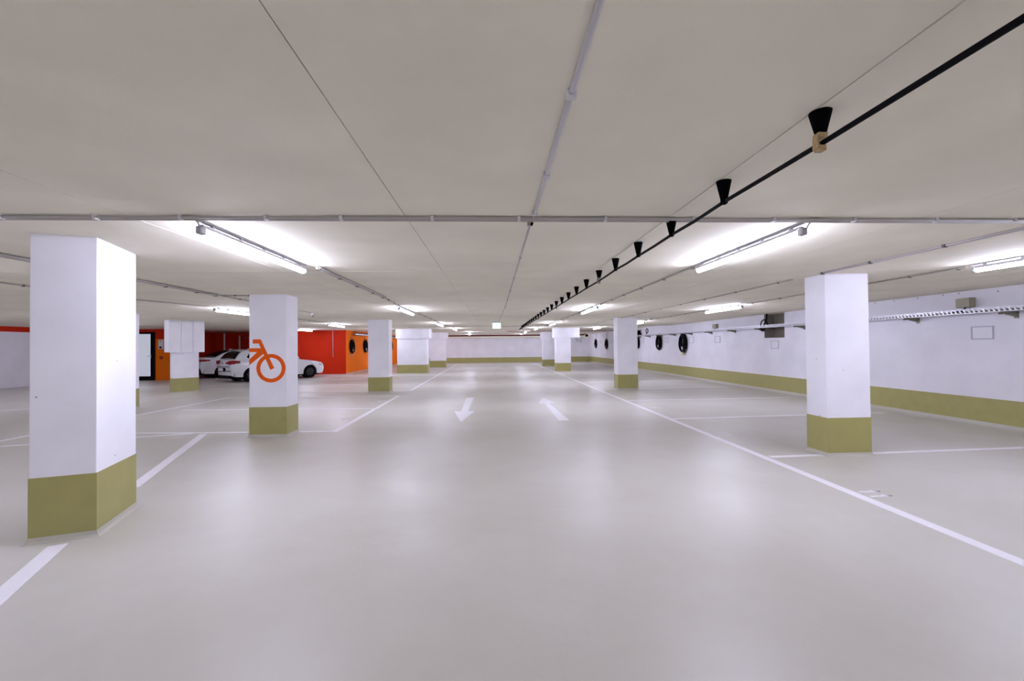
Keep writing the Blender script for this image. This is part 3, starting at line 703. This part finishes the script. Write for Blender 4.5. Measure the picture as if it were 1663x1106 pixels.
# ------------------------------------------------------------------ cars
def car(label, loc, heading, kind):
    """local frame: +x forward, rear bumper at x=0, y left, origin on ground at rear centre"""
    t = thing('car', label, 'car', loc, heading)
    Lc, HW = (4.35, .885) if kind == 'hatch' else (4.65, .90)
    ax0, ax1 = .80, (.80+2.72 if kind == 'hatch' else .88+2.76)
    if kind != 'hatch': ax0 = .92
    R = .36; zb = .21
    def arch(cx):
        return [(cx+R*math.cos(a), .30+R*math.sin(a)) for a in [PI*k/12 for k in range(13)]]
    if kind == 'hatch':
        top = [(0.02, .62), (.0, .74), (.05, .90), (.10, 1.00), (.9, 1.01), (1.8, .99), (2.9, .955), (3.15, .93), (3.8, .84), (4.15, .76), (4.30, .66), (4.35, .50)]
    else:
        top = [(0.0, .60), (.01, .80), (.05, 1.02), (.12, 1.06), (.5, 1.05), (1.0, 1.03), (2.0, .99), (3.0, .95), (3.3, .93), (4.1, .84), (4.45, .76), (4.62, .64), (4.65, .48)]
    low = [(Lc-.02, .34), (Lc-.1, zb), (ax1+R, zb)] + arch(ax1)[1:-1] + [(ax1-R, zb), (ax0+R, zb)] + arch(ax0)[1:-1] + [(ax0-R, zb+.02), (.12, zb+.04), (.04, .32)]
    out = top + low
    def wid(x, z):
        w0 = HW
        if x < .55: w0 -= .17*(1-x/.55)**2
        if x > Lc-.8: w0 -= .22*((x-Lc+.8)/.8)**2
        if z > .75: w0 -= .16*(z-.75)**1.3*2
        if z < .45: w0 -= .10*(.45-z)
        return w0
    bm = bmesh.new()
    for s in (1, -1):
        vs = [bm.verts.new((x, 0, z)) for x, z in out]; f = bm.faces.new(vs)
        geom_f = [f]
        fs = {f}
        for cut, no in [((c_, 0, 0), (1, 0, 0)) for c_ in (.08, .18, .32, .55, Lc-.8, Lc-.5, Lc-.25, Lc-.1)] + [((0, 0, c_), (0, 0, 1)) for c_ in (.45, .62, .78, .90)]:
            fl_ = list(fs); ed = list({e for q in fl_ for e in q.edges}); vv = list({v for q in fl_ for v in q.verts})
            r_ = bmesh.ops.bisect_plane(bm, geom=vv+ed+fl_, plane_co=cut, plane_no=no)
            fs = {g for g in r_['geom'] if isinstance(g, bmesh.types.BMFace)}
        done = set()
        for q in fs:
            for v in q.verts:
                if v not in done: v.co.y = s*wid(v.co.x, v.co.z); done.add(v)
            q.smooth = True
    n = len(out); NL = 8
    # cross skin from left to right along outline (subdivided so that it meets the side cuts closely)
    dense = []
    for i in range(n):
        a = out[i]; b = out[(i+1) % n]; m_ = max(1, int(math.hypot(b[0]-a[0], b[1]-a[1])/.12))
        for k in range(m_): dense.append((a[0]+(b[0]-a[0])*k/m_, a[1]+(b[1]-a[1])*k/m_))
    rows = []
    for (x, z) in dense:
        r_ = []
        for k in range(NL+1):
            u = -1+2*k/NL; w_ = wid(x, z)
            bulge = 0
            if x < .3 and z > .3: bulge = -.09*(1-u*u)*(1-x/.3)
            if x > Lc-.5: bulge = .12*(1-u*u)
            r_.append(bm.verts.new((x+bulge, u*w_, z+(.03*(1-u*u) if z > .7 and .1 < x < Lc-.2 else 0))))
        rows.append(r_)
    for i in range(len(rows)):
        A = rows[i]; B = rows[(i+1) % len(rows)]
        for k in range(NL):
            f = bm.faces.new((A[k], A[k+1], B[k+1], B[k])); f.smooth = True
    bmesh.ops.remove_doubles(bm, verts=bm.verts, dist=.001)
    body = obj('body', bm, M['carw'], t)
    body.data.set_sharp_from_angle(angle=math.radians(38))
    # greenhouse
    if kind == 'hatch': gh = [(.12, .98), (.30, 1.22), (.52, 1.40), (.95, 1.43), (1.9, 1.43), (2.35, 1.36), (3.05, .96)]
    else: gh = [(.55, 1.02), (.95, 1.24), (1.45, 1.41), (1.9, 1.44), (2.3, 1.43), (2.75, 1.34), (3.35, .95)]
    def gw(x, z): return HW-.055-(z-.95)*.42
    bm = bmesh.new(); rows = []
    for (x, z) in gh:
        w_ = gw(x, z); rows.append([bm.verts.new((x, u*w_, z+(.035*(1-u*u) if z > 1.1 else 0))) for u in [-1+2*k/8 for k in range(9)]])
    for i in range(len(gh)-1):
        for k in range(8): bm.faces.new((rows[i][k], rows[i][k+1], rows[i+1][k+1], rows[i+1][k])).smooth = True
    bm.faces.new([r_[0] for r_ in rows]); bm.faces.new([r_[-1] for r_ in rows][::-1])
    g_ = obj('roof_and_pillars', bm, M['carw'], t); g_.data.set_sharp_from_angle(angle=math.radians(40))
    md = g_.modifiers.new('bevel', 'BEVEL'); md.width = .035; md.segments = 3; md.limit_method = 'ANGLE'; md.angle_limit = math.radians(40)
    # glass: side windows
    def side_glass(pts, s):
        bm = bmesh.new(); v = []
        for e in (.012, -.006):
            for (x, z) in pts: v.append(bm.verts.new((x, s*(gw(x, z)+e), z)))
        k = len(pts); bm.faces.new(v[:k]); bm.faces.new(v[k:][::-1])
        for i in range(k): bm.faces.new((v[i], v[(i+1) % k], v[k+(i+1) % k], v[k+i]))
        obj('side_window', bm, M['carglass'], t)
    if kind == 'hatch':
        W1 = [(.62, 1.10), (.80, 1.34), (1.48, 1.365), (1.48, 1.03), (.75, 1.04)]; W2 = [(1.55, 1.03), (1.55, 1.365), (2.0, 1.36), (2.32, 1.29), (2.78, 1.02)]
        RG = ((.14, 1.035), (.285, 1.235), (.42, 1.34)); FG = ((2.44, 1.31), (3.0, 1.0))
    else:
        W1 = [(1.0, 1.09), (1.42, 1.33), (1.85, 1.37), (1.85, 1.03), (1.1, 1.04)]; W2 = [(1.92, 1.03), (1.92, 1.37), (2.3, 1.36), (2.62, 1.29), (3.05, 1.02)]
        RG = ((.66, 1.10), (1.0, 1.27), (1.34, 1.385)); FG = ((2.82, 1.30), (3.28, 1.0))
    for s in (1, -1): side_glass(W1, s); side_glass(W2, s)
    def cross_glass(name, prof, inset, outn):
        bm = bmesh.new(); rr = []
        for (x, z) in prof:
            w_ = gw(x, z)-inset; rr.append([bm.verts.new((x+outn[0], u*w_, z+outn[1]+.036*(1-u*u))) for u in [-1+2*k/8 for k in range(9)]])
        for i in range(len(rr)-1):
            for k in range(8): bm.faces.new((rr[i][k], rr[i][k+1], rr[i+1][k+1], rr[i+1][k])).smooth = True
        ob = obj(name, bm, M['carglass'], t); md = ob.modifiers.new('thick', 'SOLIDIFY'); md.thickness = .01
    cross_glass('rear_window', RG, .035, (-.022, .012)); cross_glass('windscreen', FG, .07, (.02, .012))
    # wheels
    for cx in (ax0, ax1):
        for s in (1, -1):
            bm = bmesh.new(); yo = s*(HW-.03); yi = s*(HW-.24)
            bm_tube(bm, [(cx, yi, .315), (cx, yi+s*.03, .315), (cx, yo-s*.03, .315), (cx, yo, .315)], [.27, .315, .315, .27], 28)
            wh = obj('wheel', bm, M['tyre'], t)
            bm = bmesh.new(); bm_cyl(bm, (cx, yo-s*.03, .315), (cx, yo+s*.002, .315), .19, n=20)
            for k in range(5):
                a = 2*PI*k/5; R3 = Matrix.Rotation(a, 3, 'Y'); bm_box(bm, -.018, .018, min(yo, yo+s*.014), max(yo, yo+s*.014), .03, .20, rot=R3, org=(cx, 0, .315))
            obj('rim', bm, M['rim'], wh)
            # arch liner
            bm = bmesh.new(); bm_cyl(bm, (cx, s*(HW-.32), .32), (cx, s*(HW-.09), .32), R-.02, n=24); obj('arch_liner', bm, M['trimb'], t)
    # underbody
    boxo('underbody', .3, Lc-.3, -.70, .70, .14, .34, M['trimb'], t)
    bm = bmesh.new(); bm_box(bm, .0, .3, -.58, .58, .17, .30); obj('rear_diffuser', bm, M['trimb'], t)
    # rear lamps wrapping round the corner
    zt = .87 if kind == 'hatch' else .90; hh_ = .085 if kind == 'hatch' else .055
    for s in (1, -1):
        bm = bmesh.new(); A = []; B = []
        path = [(.0, .40), (.0, .55), (.0, .68), (.04, .75), (.14, .80), (.34, .845)] if kind == 'hatch' else [(.0, .34), (.0, .55), (.01, .68), (.05, .75), (.16, .80), (.40, .86)]
        for i, (x, yy) in enumerate(path):
            k = i/(len(path)-1); h0 = hh_*(.35+.65*min(1, k*2.2)) if kind == 'hatch' else hh_*(.55+.45*min(1, k*2))
            if i == len(path)-1: h0 *= .55
            x = x - .05*(1-k) + .0
            zc_ = zt + (.03*k if kind == 'hatch' else .02*k)
            w_ = wid(max(x, .0), zc_)
            yy = min(yy, w_)+.0
            nx, ny = (-.012, 0) if i < 3 else (-.008, .012)
            A.append((bm.verts.new((x+nx-.02*(i < 3), s*(yy+ny), zc_-h0)), bm.verts.new((x+nx-.02*(i < 3), s*(yy+ny), zc_+h0))))
            B.append((bm.verts.new((x+.08, s*(yy-.06), zc_-h0)), bm.verts.new((x+.08, s*(yy-.06), zc_+h0))))
        for i in range(len(A)-1):
            bm.faces.new((A[i][0], A[i+1][0], A[i+1][1], A[i][1])); bm.faces.new((A[i][1], A[i+1][1], B[i+1][1], B[i][1])); bm.faces.new((A[i][0], B[i][0], B[i+1][0], A[i+1][0]))
        obj('tail_lamp', bm, M['lamp_red'], t)
    # plate, emblem, wiper, reflectors, creases, handles
    if kind == 'hatch':
        boxo('plate_recess', -.125, -.02, -.30, .30, .50, .66, M['trimb'], t); boxo('number_plate', -.132, -.12, -.25, .25, .52, .64, M['paper'], t)
        bm = bmesh.new(); bm_cyl(bm, (-.09, 0, .86), (-.06, 0, .86), .045); obj('badge', bm, M['frame'], t)
        boxo('tailgate_gap', -.105, -.03, -.62, .62, .705, .72, M['trimb'], t)
        bm = bmesh.new(); bm_tube(bm, [(.06, .0, 1.05), (.10, .35, 1.12)], .008, 6); obj('rear_wiper', bm, M['trimb'], t)
    else:
        boxo('plate_recess', -.115, -.02, -.28, .28, .62, .76, M['trimb'], t); boxo('number_plate', -.122, -.11, -.25, .25, .63, .75, M['paper'], t)
        bm = bmesh.new(); bm_cyl(bm, (-.09, 0, .92), (-.06, 0, .92), .04); obj('badge', bm, M['frame'], t)
        for s in (1, -1):
            bm = bmesh.new(); v = [bm.verts.new((xx, s*yy, zz)) for xx in (-.07, .15) for (yy, zz) in ((.30, .37), (.74, .30), (.70, .50), (.62, .42))]
            for q in ((0, 1, 2, 3), (7, 6, 5, 4), (0, 4, 5, 1), (1, 5, 6, 2), (2, 6, 7, 3), (3, 7, 4, 0)): bm.faces.new([v[i] for i in q])
            obj('bumper_vent', bm, M['trimb'], t)
    for s in (1, -1):
        boxo('rear_reflector', -.06, .0, min(s*.42, s*.66), max(s*.42, s*.66), .50, .525, M['lamp_red'], t)
        for hx in (1.45, 2.45):
            bm = bmesh.new(); y_ = s*(wid(hx, .88)+.012); bm_box(bm, hx-.09, hx+.09, y_-.012, y_+.012, .865, .89); obj('door_handle', bm, M['carw'], t, bevel=.004)
        for gx in (1.52, 2.78):
            bm = bmesh.new()
            for k in range(7):
                z0 = .28+.1*k; y_ = s*(wid(gx, z0+.05)); bm_box(bm, gx-.004, gx+.004, y_-.004, y_+.003, z0, z0+.1)
            obj('door_gap', bm, M['trimb'], t)
        bm = bmesh.new(); y_ = s*(HW+.06); bm_box(bm, 2.72, 2.86, y_-.09, y_+.05, .98, 1.10); obj('door_mirror', bm, M['carw'], t, bevel=.03)
        # front lamps
        bm = bmesh.new(); fx = Lc-.28
        v = [bm.verts.new(p_) for p_ in ((fx-.1, s*.845, .70), (fx+.17, s*.72, .66), (fx+.17, s*.72, .60), (fx-.05, s*.85, .64), (fx-.1, s*.70, .72), (fx+.1, s*.6, .67), (fx+.1, s*.6, .60), (fx-.05, s*.7, .62))]
        for q in ((0, 1, 2, 3), (7, 6, 5, 4), (0, 4, 5, 1), (1, 5, 6, 2), (2, 6, 7, 3), (3, 7, 4, 0)): bm.faces.new([v[i] for i in q])
        obj('head_lamp', bm, M['chrome'], t)
    bm = bmesh.new(); v0 = .36; bm_box(bm, Lc-.01, Lc+.09, -.5, .5, .32, .46); bm_box(bm, Lc-.06, Lc+.04, -.3, .3, .55, .66); obj('grille', bm, M['trimb'], t)
    bm = bmesh.new(); bm_tube(bm, [((.95 if kind == 'hatch' else 1.55), 0, 1.465), ((1.05 if kind == 'hatch' else 1.7), 0, 1.50)], [.02, .01], 8); obj('roof_aerial', bm, M['carw'], t)
    return t
HD = math.radians(52); hx, hy = math.cos(HD), math.sin(HD)
car('white hatchback parked between the two left pillars, rear towards the viewer', (-12.11, 19.39, 0), HD, 'hatch')
car('white saloon car behind the hatchback, next to the boarded pillar', (-15.28, 22.15, 0), HD, 'sedan')

remember(None)
